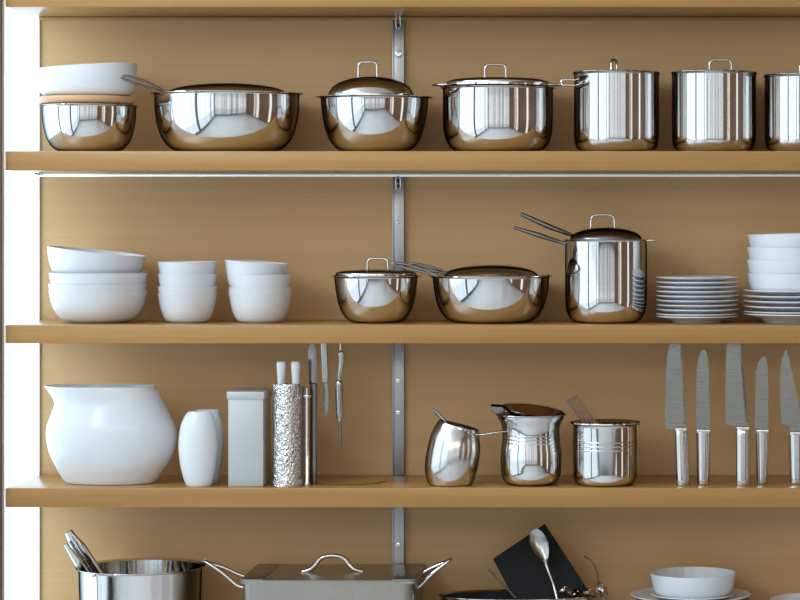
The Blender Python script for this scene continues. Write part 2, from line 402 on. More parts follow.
o = loft('serving_dish', [(96.5, 52, 124), (95, 44, 130), (91, 40, 133.5), (84, 38.3, 135.5), (75, 37.8, 136.6), (66.5, 38, 137)], .12, 'white', None, zt2, org, dr=.72, tilt=.06)
o.location = org; tag(o, 'white oval dish with slanting rim on the round wooden board', 'dish')

t, zb, s, H = vessel('casserole', 'widest polished steel bowl pan with flat lid and thin wire handle', 'pan', 227, 1, .135, 72, 93.5, 42, 46, rim=75.5, sy=.84, ctrl=.96)
L = lid(t, zb, .135, 60, 94.2, 83.2, edge=1); L.scale.y = .84
hairpin(t, (168, 94), (121.5, 77.5), 4.5, .06, 1.3, Yb=.025)
t, zb, s, H = vessel('covered_bowl', 'deep steel bowl with high domed lid and gold-tinted loop, left of the upper metal rail', 'pan', 374.5, 1, Y1, 53.5, 97, 27, 50, rim=58, ctrl=.93)
L = lid(t, zb, Y1, 42.5, 96.5, 76.5, edge=4, power=2.0); L.location.x = -3.5*s; loop(t, L, zb, 374.5, Y1, 362, 380.5, 78, 62, 1.2)
t, zb, s, H = vessel('stock_pot', 'wide steel stock pot with double rim, first pot right of the upper metal rail', 'pot', 498, 1, Y1, 55, 88, 36, 33, rim=57.5, rimh=1.2)
L = flatlid(t, zb, Y1, 51.5, 86.5, 77.5, 'steel'); loop(t, L, zb, 499, Y1, 486, 507, 79.5, 64.5, 1.1)
for sd in (-1, 1): sidehandle(t, zb, s, 54, 85, sd, Y1, 10, 22)
t, zb, s, H = vessel('stock_pot', 'tall steel stock pot whose lid loop is seen edge-on', 'pot', 616.5, 1, Y1, 42.5, 73.5, 30, 17, rim=44, rimh=1.2)
L = flatlid(t, zb, Y1, 43, 73, 71, 'steel'); loop(t, L, zb, 616.5, Y1, 604, 624, 71, 60, 1.2, rot=1.3)
bm = bmesh.new()
for yy in (80, 85.5): tubebm(bm, [rel(t, 576, yy, Y1-.02), rel(t, 566, yy-.5, Y1-.02), rel(t, 562, yy+.3, Y1-.02)], 1.0*s)
tubebm(bm, [rel(t, 562, 80, Y1-.02), rel(t, 561, 82.5, Y1-.02), rel(t, 562, 85.5, Y1-.02)], 1.0*s)
fin(bm, 'side_handle', 'steel', t)
t, zb, s, H = vessel('stock_pot', 'tall steel stock pot with wide flat lid loop, second from the photo right edge', 'pot', 714, 1, Y1, 42, 73.5, 31, 16, rim=43.5, rimh=1.2)
L = flatlid(t, zb, Y1, 42.5, 73, 71, 'steel'); loop(t, L, zb, 714, Y1, 709.5, 731.5, 71.5, 60, 1.1)
t, zb, s, H = vessel('stock_pot', 'steel stock pot cut off by the photo edge on the top row', 'pot', 806, 1, Y1, 41.5, 76.5, 31, 16, rim=43.5, rimh=1.2)
L = flatlid(t, zb, Y1, 42, 76, 74, 'steel'); loop(t, L, zb, 806, Y1, 800, 822, 74, 63, 1.1)

# ================================================================ second row: ceramics
def bowl_mesh(R, Hh, rf, s, th=.7, slope=.10):
    """thin tapering bowl, px units: rim radius R, height Hh, foot radius rf"""
    r1 = R-slope*Hh*.5
    out = [(0, 1.0), (rf-1.5, 1.0), (rf-1, 0), (rf, 0), (rf+.6, .8)] + bez((rf+.6, .8), (r1*.88, Hh*.01), (r1, Hh*.72), 14) + [(R-.2, Hh-1), (R, Hh-.3), (R-.4, Hh), (R-th, Hh-.4)]
    inn = [(a-th, b+.6) for a, b in bez((rf+.6, .8), (r1*.88, Hh*.01), (r1, Hh*.72), 14)][::-1] + [(0, 2.0)]
    return [(max(a, 0)*s, b*s) for a, b in out+inn]
def stack(cx, Y, row, R, Hh, rf, rims, labels, group, tiltdeg=0, tdx=0, name='bowl', cat='bowl', sy=1.0):
    s = u(Y); zb = ST[row]+.0004
    first = None
    for i, ry in enumerate(rims):
        z = Z(ry, Y)-Hh*s
        if i == 0: z = zb
        if first is None: first = lathe(name, bowl_mesh(R, Hh if i else (Z(ry, Y)-zb)/s, rf, s), 'white', None, (X(cx, Y), Y, z)); o = first
        else:
            o = first.copy(); C.objects.link(o); o.location = (X(cx, Y)+rr.uniform(-.4, .4)*s, Y, zb+(Z(ry, Y)-Z(rims[0], Y)))
        tag(o, labels[i], cat, group)
    if tiltdeg:
        o.rotation_euler = (0, math.radians(tiltdeg), 0); o.location.x += tdx*s
    return o
names4 = ['bottom bowl of', 'second bowl from the bottom of', 'third bowl from the bottom of', 'tilted top bowl of']
st = stack(98.5, .13, 2, 48.8, 34, 27, [290, 283.5, 272.5, 250.8], ['white %s the widest stack, beside the side pane' % n for n in names4], 'wide white bowls in the first stack', 6.3, -5)
names4b = names4[:3]+['top bowl of']
stack(187.5, .12, 2, 29.5, 32, 17, [293, 286, 273.5, 261.5], ['small white %s the upright stack between two tilted stacks' % n for n in names4b], 'small white bowls in the second stack')
stack(260, .12, 2, 31.5, 34, 18, [291, 287, 274, 261.5], ['white %s the stack nearest the steel bowl' % n for n in names4], 'white bowls in the third stack', 4.2, -5.5)

# ---- steel on the second row
t, zb, s, H = vessel('covered_bowl', 'small steel bowl with flat lid and wire loop beneath the middle shelf rail', 'pan', 376, 2, .12, 41.5, 275.5, 20, 46, rim=45, ctrl=.94)
L = flatlid(t, zb, .12, 40, 275.5, 269.5); loop(t, L, zb, 376, .12, 367.5, 388, 271, 258.5, 1.1)
t, zb, s, H = vessel('saute_pan', 'wide low steel pan with brown-tinted dome lid and two wire handles', 'pan', 491, 2, .133, 58.5, 275.5, 34, 46, rim=61, ctrl=.95)
lid(t, zb, .133, 47, 275.5, 265, edge=1)
hairpin(t, (438, 275.5), (392, 264), 3, .08, 1.3); hairpin(t, (452, 275), (410, 265), 3, .12, 1.3)
t, zb, s, H = vessel('saucepan', 'tall steel pot with dome lid and two long dark handles pointing up left', 'pot', 606, 2, .12, 41, 239.5, 27, 26, rim=43, rimh=1.2)
L = lid(t, zb, .12, 36, 239, 227.5, 'darksteel', edge=1.2); loop(t, L, zb, 606, .12, 591, 614.5, 229, 215, 1.1)
def flathandle(name, pts, rads, mat, t, flat=.45, Y=.12): return tube(name, pts, rads, mat, t, flat=flat, flatdir=(0, 0, 1), segs=14)
s_ = u(.1)
tube('handle', [rel(t, 568, 243.5, .1), rel(t, 560, 242, .1), rel(t, 540, 235.5, .09), rel(t, 514, 227.5, .08)], [1.3*s_, 1.8*s_, 2.5*s_, 1.5*s_], 'darksteel', t)
tube('lid_lever', [rel(t, 576, 238, .12), rel(t, 570, 234.5, .12), rel(t, 548, 226, .11), rel(t, 521, 214, .1)], [1.3*s_, 1.9*s_, 2.7*s_, 1.8*s_], 'darksteel', t)
extrude('spout', [(38*s_, -.2*s_), (49*s_, .6*s_), (49*s_, 1.3*s_), (38*s_, 1.6*s_)], -.02, .02, 'steel', t, (0, 0, Z(241, .12)-zb), .0004)

# ---- plates
def plate_mesh(R, s, foot=.55, rise=4.0):
    f = R*foot
    out = [(0, .6), (f-1.4, .6), (f-1, 0), (f, 0), (f+.6, .7)] + bez((f+.6, .8), (R*.85, 1.2), (R, rise), 8) + [(R+.15, rise+.5), (R-.4, rise+.9)]
    inn = [(a, b+1.0) for a, b in bez((f+.6, .8), (R*.85, 1.2), (R-1.5, rise), 8)][::-1] + [(0, 1.6)]
    return [(max(a, 0)*s, b*s) for a, b in out+inn]
ordn = ['bottom', 'second from the bottom', 'third from the bottom', 'fourth from the bottom', 'fifth from the bottom', 'fifth from the top', 'fourth from the top', 'third from the top', 'second from the top', 'top']
Yp = .12; s = u(Yp)
# the bottom one is a deeper plate on a foot
def platestack(cx, R, n, ytop, labels, group, fh):
    z = ST[2]+.0004
    o = lathe('plate', [(0, 1*s), (R*.5*s, 1*s), (R*.55*s, 0), (R*.6*s, 0), (R*.68*s, fh*.5*s), (R*s, fh*s), (R*s, (fh+.9)*s), ((R-1)*s, (fh+1)*s), (R*.66*s, (fh*.5+1.3)*s), (R*.5*s, 2.2*s), (0, 2.2*s)], 'white', None, (X(cx, Yp), Yp, z))
    tag(o, labels[0], 'plate', group)
    zt = Z(ytop, Yp)-4.9*s; z1 = z+(fh-1.5)*s
    step = (zt-z1)/(n-2); proto = None
    for i in range(1, n):
        zz = z1+step*(i-1)
        if proto is None: proto = o = lathe('plate', plate_mesh(R, s), 'white', None, (X(cx, Yp), Yp, zz))
        else:
            o = proto.copy(); C.objects.link(o); o.location = (X(cx+rr.uniform(-.6, .6), Yp), Yp, zz)
        tag(o, labels[i], 'plate', group)
    return zz
platestack(697, 41, 10, 276.5, ['white plate, %s of the ten stacked beside the tall steel pot' % q for q in ordn], 'plates in the stack beside the tall pot', 6)
ord6 = ['bottom', 'second from the bottom', 'third from the bottom', 'third from the top', 'second from the top', 'top']
zp = platestack(796, 53, 6, 289.5, ['white plate, %s of the six under the stacked white bowls' % q for q in ord6], 'plates under the bowl stack', 8.5)
# bowls on those plates
lab5 = ['bottom', 'second from the bottom', 'middle', 'second from the top', 'slightly tilted top']
proto = None
for i, ry in enumerate((273, 259.5, 254.3, 247, 233.5)):
    hh = 19.0
    prof = [(0, .8), (30, .8), (31, 0), (36, 0)] + bez((37, .2), (44.5, .6), (46.2, 6), 8) + [(48.3, hh-1), (48.5, hh-.2), (48, hh), (47.6, hh-.4)] + [(a-.8, b+.7) for a, b in bez((37, .2), (44.5, .6), (46.2, 6), 8)][::-1] + [(0, 1.8)]
    z = Z(ry, Yp)-hh*s
    if i == 0: z = zp+2.2*s; hh = 19
    if proto is None: proto = o = lathe('bowl', [(a*s, b*s) for a, b in prof], 'white', None, (X(796, Yp), Yp, z)); z00 = z
    else: o = proto.copy(); C.objects.link(o); o.location = (X(796+(-.8, .8, -.4, .3)[i-1], Yp), Yp, z)
    tag(o, 'white straight-sided bowl, %s of the five standing on plates' % lab5[i], 'bowl', 'bowls standing on the plates')
o.rotation_euler = (0, math.radians(-1.6), 0); o.location.z += .001

# ================================================================ third row
Yv = .10; org = Vector((X(111, Yv), Yv, ST[3]+.0004))
o = loft('pitcher_vase', [(484, 68, 154), (482.2, 65, 156.5), (472.5, 58.5, 163), (465, 54.8, 168.5), (453, 49.5, 174), (438, 46.6, 176.4), (426, 47.6, 174.8), (415.5, 51.5, 169.8), (405, 54.6, 164.8), (399, 52.8, 162), (392, 48.3, 159), (387.4, 44.6, 155.5)], Yv, 'white', None, ST[3], org, dr=.6, th=2)
o.location = org; tag(o, 'large white ceramic jug with pointed lip and swelling belly', 'jug')
secv = [(487.5, 187, 211), (485, 185.5, 212.5), (478, 183, 214), (465, 180, 216.2), (447, 178.5, 217.6), (429, 180.3, 216.3), (418, 184.5, 213.2), (413.4, 188, 210.5)]
org = Vector((X(198, .035), .035, ST[3]+.0004))
o = loft('tumbler', secv, .035, 'white', None, ST[3], org, dr=.7, th=1.6); o.location = org
tag(o, 'narrow white barrel-shaped tumbler in front of its twin', 'tumbler')
org = Vector((X(206, .10), .10, ST[3]+.0004))
o = loft('tumbler', [(y_-4, a+7, b+6) for y_, a, b in secv][:-1] + [(411, 196, 219)], .10, 'white', None, ST[3], org, dr=.7, th=1.6); o.location = org
tag(o, 'white tumbler mostly hidden behind the front tumbler, its side showing', 'tumbler')

# grey canister
Yc = .07; s = u(Yc)
t = thing('canister', 'plain grey metal box canister with overhanging lid', 'canister', (X(249.5, Yc), Yc, ST[3]+.0004))
W = 17.4*s; top = Z(390, Yc)-t.location.z; lb = Z(397.5, Yc)-t.location.z
box('body', (-W, -.05, 0), (W, .055, lb+.002), 'canister', t, .0018)
l_ = box('lid', (-W-1.2*s, -.053, lb), (W+1.2*s, .058, top), 'canister', t, .0015)
# hammered utensil holder
Yc = .045; s = u(Yc)
t = thing('utensil_holder', 'hammered steel cylinder holder with two white handles sticking out', 'utensil holder', (X(287, Yc), Yc, ST[3]+.0004))
hz = lambda py: Z(py, Yc)-t.location.z
R = 14.2*s
body = lathe('body', [(0, 0), (R*.98, 0), (R*.98, hz(479)), (R*.96, hz(478)), (R, hz(470)), (R, hz(386)), (R*1.02, hz(384.5)), (R*.99, hz(383.5)), (R*.9, hz(384)), (R*.9, hz(480)), (0, hz(481))], 'hammer', t)
lathe('base_band', [(R*.9, .0002), (R*1.05, .0002), (R*1.07, hz(481)), (R*1.04, hz(479.3)), (R*.9, hz(479.2))], 'hammer', t)
for px in (281.3, 295.8):
    q = thing('utensil', 'white-topped utensil handle standing in the hammered holder, %s' % ('beside the grey canister' if px < 290 else 'beside the thin steel rod'), 'utensil', (X(px, Yc), Yc, hz(481)+t.location.z+.0006), 'white-handled utensils in the holder')
    zz = lambda py: Z(py, Yc)-q.location.z
    lathe('shaft', [(0, 0), (2.0*s, 0), (2.0*s, zz(386)), (0, zz(385))], 'steel2', q, segs=20)
    lathe('handle', [(0, zz(387)), (3.7*s, zz(386)), (4.0*s, zz(375)), (4.9*s, zz(365.5)), (4.7*s, zz(362.6)), (3.4*s, zz(361.3)), (0, zz(361))], 'white', q, segs=28)
# sharpening rod with collar
Yc = .05; s = u(Yc)
t = thing('sharpening_rod', 'thin steel rod with collar standing against the hammered holder', 'rod', (X(307, Yc), Yc, ST[3]+.0004))
hz = lambda py: Z(py, Yc)-t.location.z
lathe('shaft', [(0, 0), (3.2*s, 0), (3.3*s, hz(484)), (2.2*s, hz(481)), (2.0*s, hz(398)), (1.4*s, hz(392)), (1.3*s, hz(388)), (0, hz(387))], 'steel', t, segs=28)
lathe('collar', [(1.8*s, hz(397.6)), (4.4*s, hz(397.5)), (4.7*s, hz(396)), (4.4*s, hz(394.6)), (1.6*s, hz(394.4))], 'steel', t, segs=28)
tube('gap_shade_bar', [Vector((-4.2*s, 0, .001)), Vector((-4.2*s, 0, hz(470))), Vector((-3.9*s, 0, hz(386)))], 1.3*s, 'darkwood', t)  # dark bar added in place of the shaded gap beside the holder
# dark knife standing behind the rod, blade up
Yc = .085; s = u(Yc)
t = thing('knife', 'dark-bladed knife standing blade up behind the thin rod', 'knife', (X(313.5, Yc), Yc, ST[3]+.0004))
hz = lambda py: Z(py, Yc)-t.location.z; hx = lambda px: X(px, Yc)-t.location.x
extrude('blade', [(hx(a), hz(b)) for a, b in ((309, 384), (308.6, 365), (308.2, 351), (310, 344.5), (313.5, 343.8), (316, 347), (317, 365), (316.6, 384))], -.001, .001, 'darksteel', t, bev=.0004)
lathe('handle', [(0, 0), (3*s, 0), (3.6*s, 2*s), (3.5*s, hz(430)), (3.8*s, hz(384)), (2*s, hz(382.5)), (0, hz(382.5))], 'darksteel', t, segs=24, sy=.6)
# two tools hanging from the underside of the shelf above
Yc = .10
ztop = Z(BOT[2])-.0003
t = thing('paring_knife', 'slim pale steel knife hanging point down under the shelf', 'knife', (X(325, Yc), Yc, ztop), 'tools hanging under the shelf')
hz = lambda py: min(0, Z(py, Yc)-t.location.z); hx = lambda px: X(px, Yc)-t.location.x
s = u(Yc)
extrude('handle', [(hx(a), hz(b)) for a, b in ((321.2, 340), (327, 340), (328.3, 375), (328, 383), (322.6, 383))], -.003, .003, 'grey', t, bev=.0012)
extrude('blade', [(hx(a), hz(b)) for a, b in ((322.9, 382.5), (328, 382.5), (328.8, 400), (328, 412), (325.8, 418), (324.6, 414), (323.6, 400))], -.0009, .0009, 'knife', t, bev=.0004)
t = thing('peeler', 'steel tool with swollen head and thin tail hanging under the shelf', 'utensil', (X(339.5, Yc), Yc, ztop), 'tools hanging under the shelf')
hx = lambda px: X(px, Yc)-t.location.x
R_ = lambda *p: [(a*s, hz(b)) for a, b in p]
tube('hook', [(hx(340.5), 0, 0), (hx(340.5), 0, hz(347)), (hx(340), 0, hz(352))], .8*s, 'steel2', t)
tube('head', [(hx(340.3), 0, hz(350)), (hx(341), 0, hz(353)), (hx(341.5), 0, hz(363)), (hx(339.8), 0, hz(373)), (hx(339), 0, hz(381))], [1.2*s, 3.3*s, 3.1*s, 2.6*s, 1.8*s], 'grey', t, flat=.5, flatdir=(0, 1, 0))
tube('grip', [(hx(339), 0, hz(380)), (hx(338.8), 0, hz(384)), (hx(339), 0, hz(400)), (hx(339.3), 0, hz(416)), (hx(339.6), 0, hz(422))], [2.2*s, 4.0*s, 3.8*s, 3.2*s, 1.6*s], 'grey', t, flat=.6, flatdir=(0, 1, 0))
tube('tail', [(hx(339.6), 0, hz(421)), (hx(340.2), 0, hz(435)), (hx(340), 0, hz(444)), (hx(339), 0, hz(448))], [1.2*s, 1.5*s, 1.3*s, .8*s], 'darksteel', t)
# thin round mat lying flat
Yc = .13; s = u(Yc)
o = lathe('round_mat', [(0, 0), (34*s, 0), (36*s, .4*s), (36.3*s, .9*s), (35.5*s, 1.2*s), (34*s, .8*s), (0, .7*s)], 'oak', None, (X(349, Yc), Yc, ST[3]+.0003))
tag(o, 'thin round wooden mat lying flat behind the hanging tools', 'mat')

# small pitcher with thin handle
Yc = .06; s = u(Yc); org = Vector((X(452, Yc), Yc, ST[3]+.0004))
t = thing('milk_jug', 'small bulging steel jug with slanting rim and thin side handle', 'jug', org)
loft('body', [(486.5, 430, 471), (484, 428, 473), (472, 425, 477), (460, 425.6, 479.3), (448, 428.4, 480.2), (438, 432, 479.6), (430, 436.5, 478.4), (427, 438.8, 479)], Yc, 'steel2', t, org.z, org, dr=.95, th=1, tilt=-.26)
tube('handle', [rel(t, 476, 434.5, .03), rel(t, 484, 434.6, .02), rel(t, 496, 432.5, .012), rel(t, 510, 431, .01)], [1.2*s, 1.2*s, 1.3*s, 1.0*s], 'grey', t, flat=.7, flatdir=(0, 0, 1))
t2 = thing('spoon', 'dark spoon handle poking out of the small steel jug', 'spoon', P(455, 470, .06))
tube('handle', [rel(t2, 434, 410.5, .07), rel(t2, 438, 414, .07), rel(t2, 445.5, 422.5, .066), rel(t2, 455, 440, .06)], [2.0*s, 2.3*s, 1.6*s, 1.2*s], 'darksteel', t2, flat=.5, flatdir=(0, 1, 0))
tube('spoon_bowl', [rel(t2, 455, 440, .06), rel(t2, 457, 452, .06), rel(t2, 458, 464, .06), rel(t2, 459, 472, .06)], [1.2*s, 5*s, 6*s, 2*s], 'darksteel', t2, flat=.25, flatdir=(0, 1, 0))
# ribbed cups
def rings(t, zb, Y, r, ys):
    s = u(Y); bm = bmesh.new()
    for y_ in ys:
        z = Z(y_, Y)-zb; lathebm(bm, [(r*s-.0006, z-.9*s), (r*s+.5*s, z-.6*s), (r*s+.7*s, z), (r*s+.5*s, z+.6*s), (r*s-.0006, z+.9*s)], 72)
    return fin(bm, 'ridges', 'steel', t)
Yc = .07
t, zb, s, H = vessel('ribbed_cup', 'steel cup with widely flared rim and ribs, between the small jug and another cup', 'cup', 531, 3, Yc, 30.0, 414, 18, 16, rim=35.3, rimh=1.5, neck=[(30.3, 465), (30.2, 452), (28.8, 444), (28, 434), (28.6, 427), (30.2, 422), (33, 417.5)])
rings(t, zb, Yc, 28.2, (434.5, 438.2, 442))
t2 = thing('ladle', 'shallow round steel dish with dark stub handle resting tilted on the flared ribbed cup', 'ladle', P(532.5, 411.5, Yc))
t2.rotation_euler = (math.radians(5), math.radians(7), 0)
bm = bmesh.new(); lathebm(bm, [(0, -8*s), (12*s, -7.4*s), (21*s, -5*s), (27*s, -1*s), (31*s, 1.4*s), (31.2*s, 2.2*s), (30.4*s, 2.2*s), (26*s, .2*s), (20*s, -4*s), (12*s, -6.3*s), (0, -6.8*s)], 72)
fin(bm, 'ladle_bowl', 'steel', t2)
extrude('handle', [(a*s, b*s) for a, b in ((-42, 1.5), (-41, -3), (-36, -6), (-28, -6), (-28, -1), (-30, 2))], -.014, .014, 'darksteel', t2, (0, 0, 0), .0008)
t, zb, s, H = vessel('ribbed_cup', 'straight steel cup with ribs holding a slotted brown turner', 'cup', 605, 3, Yc, 31.6, 421.5, 24, 12, rim=35, rimh=3)
rings(t, zb, Yc, 31.6, (440.5, 444.5, 448.5))
sidehandle(t, zb, s, 31, 425, 1, Yc, 2.5, 8, .8)
t2 = thing('turner', 'brown slotted turner leaning out of the straight ribbed cup', 'turner', P(592, 470, Yc+.01))
bm = bmesh.new()
def quad(pts, th):
    vs = [bm.verts.new(rel(t2, a, b, Yc+.01)+Vector((0, -th/2, 0))) for a, b in pts]; ve = [bm.verts.new(v.co+Vector((0, th, 0))) for v in vs]
    bm.faces.new(vs); bm.faces.new(ve[::-1]); n = len(vs)
    for i in range(n): bm.faces.new((vs[i], vs[(i+1) % n], ve[(i+1) % n], ve[i]))
A, B_, C_, D_ = Vector((565.5, 400)), Vector((577, 394.8)), Vector((598, 424)), Vector((586.5, 429))
def lerp(a, b, t): return a+(b-a)*t
for t0, t1 in ((0, .24), (.31, .46), (.54, .69), (.76, 1)): quad([lerp(A, B_, t0), lerp(A, B_, t1), lerp(D_, C_, t1), lerp(D_, C_, t0)], .002)
for t0, t1 in ((-.0, .12), (.5, .56), (.9, 1)): quad([lerp(A, D_, t0), lerp(B_, C_, t0), lerp(B_, C_, t1), lerp(A, D_, t1)], .0021)
fin(bm, 'blade', 'brown', t2)
tube('handle', [rel(t2, 591, 425, Yc+.01), rel(t2, 600, 445, Yc+.01), rel(t2, 606, 478, Yc+.01)], 2*s, 'darkwood', t2, flat=.6, flatdir=(0, 1, 0))

# knives standing on their handles
def knife(label, blade, handle, Y=.06, serr=None, mat='knife'):
    hy = max(p[1] for p in handle); cx = sum(p[0] for p in handle)/len(handle)
    t = thing('knife', label, 'knife', (X(cx, Y), Y, ST[3]+.0004), 'knives standing in a row on their handles')
    hx = lambda px: X(px, Y)-t.location.x; hz = lambda py: Z(py, Y)-t.location.z
    zt = Z(BOT[2])-t.location.z-.0006
    pts = [(hx(a), min(hz(b), zt)) for a, b in blade]
    bm = bmesh.new()
    # blade: spine left thick, edge right thin
    xs = [p[0] for p in pts]; x0, x1 = min(xs), max(xs)
    def th(x): return .0013*(1-.8*(x-x0)/(x1-x0))
    fr = [bm.verts.new((a, -th(a), b)) for a, b in pts]; bk = [bm.verts.new((a, th(a), b)) for a, b in pts]
    bm.faces.new(fr); bm.faces.new(bk[::-1])
    n = len(pts)
    for i in range(n): bm.faces.new((fr[i], fr[(i+1) % n], bk[(i+1) % n], bk[i]))
    bmesh.ops.triangulate(bm, faces=[f for f in bm.faces if len(f.verts) > 4])
    bl = fin(bm, 'blade', mat, t, sharp=20)
    if serr:
        (p0, p1) = serr; n = 26; rows = []
        for sgn in (-1, 1):
            row = []
            for i in range(n+1):
                f = i/n; a = hx(p0[0]+(p1[0]-p0[0])*f); b = min(hz(p0[1]+(p1[1]-p0[1])*f), zt); row.append((a, b))
            rows.append(row)
        bm = bmesh.new(); k = 1.0*u(Y)
        for i in range(n):
            a, b = rows[0][i]; c, d_ = rows[0][i+1]; zm = (b+d_)/2
            for yy in (-.00135, .00135):
                tri = [bm.verts.new(q) for q in ((a-2.2*k, yy, b), (c-2.2*k, yy, d_+.2*k), ((a+c)/2+.2*k, yy*.5, zm))]; bm.faces.new(tri)
            
        fin(bm, 'serration', 'darksteel', bl, smooth=False)
    (a0, b0), (a1, b1), (a2, b2), (a3, b3) = handle   # top-left, top-right, bottom-right, bottom-left
    s = u(Y); secs = []
    zt_, zb_ = hz(b0), .0002
    for f in (0, .03, .1, .5, .9, .98, 1.0):
        xl = hx(a3+(a0-a3)*f); xr = hx(a2+(a1-a2)*f); z = zb_+(zt_-zb_)*f
        c = (xl+xr)/2; w_ = (xr-xl)/2*(.93 if f in (0, 1.0) else 1); d = .0105*(.9 if f in (0, 1.) else 1)
        secs.append([Vector((c+w_*1.17*x_, d*y_, z)) for x_, y_ in [(math.copysign(abs(math.cos(2*PI*(k_+.5)/24))**.95, math.cos(2*PI*(k_+.5)/24)), math.copysign(abs(math.sin(2*PI*(k_+.5)/24))**.95, math.sin(2*PI*(k_+.5)/24))) for k_ in range(24)]])
    bm = bmesh.new(); ringmesh(bm, secs); fin(bm, 'handle', 'steel', t, sharp=25)
    bm = bmesh.new(); c = hx((a0+a1)/2); w_ = (hx(a1)-hx(a0))/2
    boxbm(bm, (c-w_*1.06, -.0075, zt_-.001), (c+w_*1.06, .0075, zt_+2.6*s), .0015); fin(bm, 'bolster', 'steel2', t, sharp=40)
    return t
def teeth(p0, p1, n, d=1.6):
    out = []
    for i in range(n):
        a, b = p0[0]+(p1[0]-p0[0])*i/n, p0[1]+(p1[1]-p0[1])*i/n
        c_, e = p0[0]+(p1[0]-p0[0])*(i+.5)/n, p0[1]+(p1[1]-p0[1])*(i+.5)/n
        out += [(a, b), (c_-d, e)]
    return out+[p1]
knife('broad serrated bread knife with straight heel, standing nearest the ribbed cups', [(686.7, 430.5), (676, 430.5), (665.2, 428), (665, 400), (666, 372), (667.2, 356), (669.5, 345), (671, 340)]+teeth((681.6, 340), (686.4, 426), 26), [(675.6, 430.6), (686.6, 430.6), (688.6, 486), (677.4, 486)], .045, serr=((681.6, 345), (686.4, 426)))
knife('slim round-tipped smooth knife standing between the two serrated bread knives', [(710, 432.5), (696.2, 432.5), (696.2, 400), (696.6, 372), (698, 359), (700.5, 352), (703.6, 349), (706.6, 352), (708.3, 360), (709, 386), (709.6, 410)], [(697.2, 432), (709.6, 432), (708.3, 485), (698, 485)], .06)
knife('broad serrated bread knife with slanted heel, between two slim knives', [(748.3, 428.5), (738, 429), (733, 426), (725.6, 423.5), (725.4, 390), (725.8, 360), (726.8, 340)]+teeth((740.8, 340), (747.6, 424), 26), [(736.9, 429.5), (749, 429.5), (749, 485.5), (737, 485.5)], .045, serr=((740.8, 345), (747.6, 424)))
knife('short slim round-tipped knife standing right of the slanted-heel bread knife', [(768.4, 432.5), (754.8, 432.5), (755, 400), (755.8, 372), (758, 363), (761, 358), (764.4, 356), (766.6, 359.5), (767.8, 367), (768.3, 390)], [(756.6, 432), (768.4, 432), (766.5, 484), (757.5, 484)], .075)
knife('pointed chef knife cut off by the photo edge', [(803, 436), (792, 434.5), (789, 426), (781.4, 423.5), (780, 395), (780, 370), (782, 359), (785.7, 349), (788.5, 356), (792, 372), (797, 396), (801.5, 420)], [(790, 434.5), (803, 434.5), (803, 483), (791, 483)], .075)

# ================================================================ bottom row
Y4 = .135
t, zb, s, H = vessel('stock_pot', 'large open steel pot with utensils leaning out, on the bottom shelf', 'pot', 140.5, 4, Y4, 61, 566, 54, 12, rim=63.8, rimh=1.5, taper=3)
bm = bmesh.new(); 
prof = [(0, 0), (2.4*s, 0), (2.2*s, .9*s), (1.2*s, 1.8*s), (0, 2*s)]
rg = [[Vector((-36*s+a*math.cos(2*PI*i/16), -49.5*s-b, Z(575, Y4-.1)-zb+a*math.sin(2*PI*i/16))) for i in range(16)] for a, b in prof]
ringmesh(bm, rg); fin(bm, 'rivet', 'steel', t)
def stick(name, label, cat, a, b, rads, mat, Ya, Yb, group=None, part='handle', flat=.4, mid=None):
    q = thing(name, label, cat, P(*b, Yb), group); s = u(Ya)
    A, B_ = rel(q, *a, Ya), rel(q, *b, Yb); n = len(rads)
    tube(part, [A+(B_-A)*i/(n-1) for i in range(n)], [r*s for r in rads], mat, q, flat=flat, flatdir=(0, 1, 0))
    return q
g = 'utensils leaning in the large open pot'
stick('serving_spoon', 'broad steel utensil handle leaning highest out of the open pot', 'utensil', (68, 532), (121, 610), [3.5, 7.5, 7, 6, 5, 4], 'steel', .145, .18, g)
stick('tongs', 'thin dark steel tongs arm edge leaning just above the broad utensil handle', 'utensil', (71, 530), (127, 608), [1.2, 2, 2, 1.8], 'darksteel', .165, .20, g)
q = stick('slotted_spoon', 'slotted steel utensil leaning lowest out of the open pot', 'utensil', (65.5, 544), (111, 610), [2, 4.2, 4.2, 3.8, 3], 'steel2', .095, .13, g)
q2 = stick('fork', 'dark slotted handle between the two pale utensils in the open pot', 'utensil', (70, 541), (113, 608), [1.5, 3.2, 3.2, 3.0], 'darksteel', .118, .155, g)
bm = bmesh.new()
for i in range(5):
    c = rel(q2, 75+i*4.2, 548+i*6.6, .112+.002*i); tubebm(bm, [c+Vector((-.004, -.002, -.001)), c+Vector((.004, -.002, .004))], .0011, smooth=0, segs=8)
fin(bm, 'ridges', 'steel2', q2)

# roasting pan
Yr = .13; s = u(Yr)
t = thing('roasting_pan', 'rectangular brushed steel roasting pan with flat lid and arched handle', 'roasting pan', (X(327, Yr), Yr, ST[4]+.0004))
zb = t.location.z
Yf, Yk = .002, .247
zl = Z(580.5, Yf)-zb; 
x0, x1 = X(239.5, Yf)-t.location.x, X(415.5, Yf)-t.location.x
bm = bmesh.new()
def rrect(xa, xb, ya, yb, z, r, n=6):
    out = []
    for cx_, cy_, a0 in ((xb-r, yb-r, 0), (xa+r, yb-r, PI/2), (xa+r, ya+r, PI), (xb-r, ya+r, 1.5*PI)):
        for i in range(n+1): a = a0+PI/2*i/n; out.append(Vector((cx_+r*math.cos(a), cy_+r*math.sin(a), z)))
    return out
ya, yb = Yf-Yr, Yk-Yr
ringmesh(bm, [rrect(x0+.012, x1-.012, ya+.012, yb-.012, 0, .02), rrect(x0+.006, x1-.006, ya+.006, yb-.006, .008, .022), rrect(x0+.003, x1-.003, ya+.003, yb-.003, zl-.007, .024)])
fin(bm, 'body', 'brushed', t)
bm = bmesh.new()
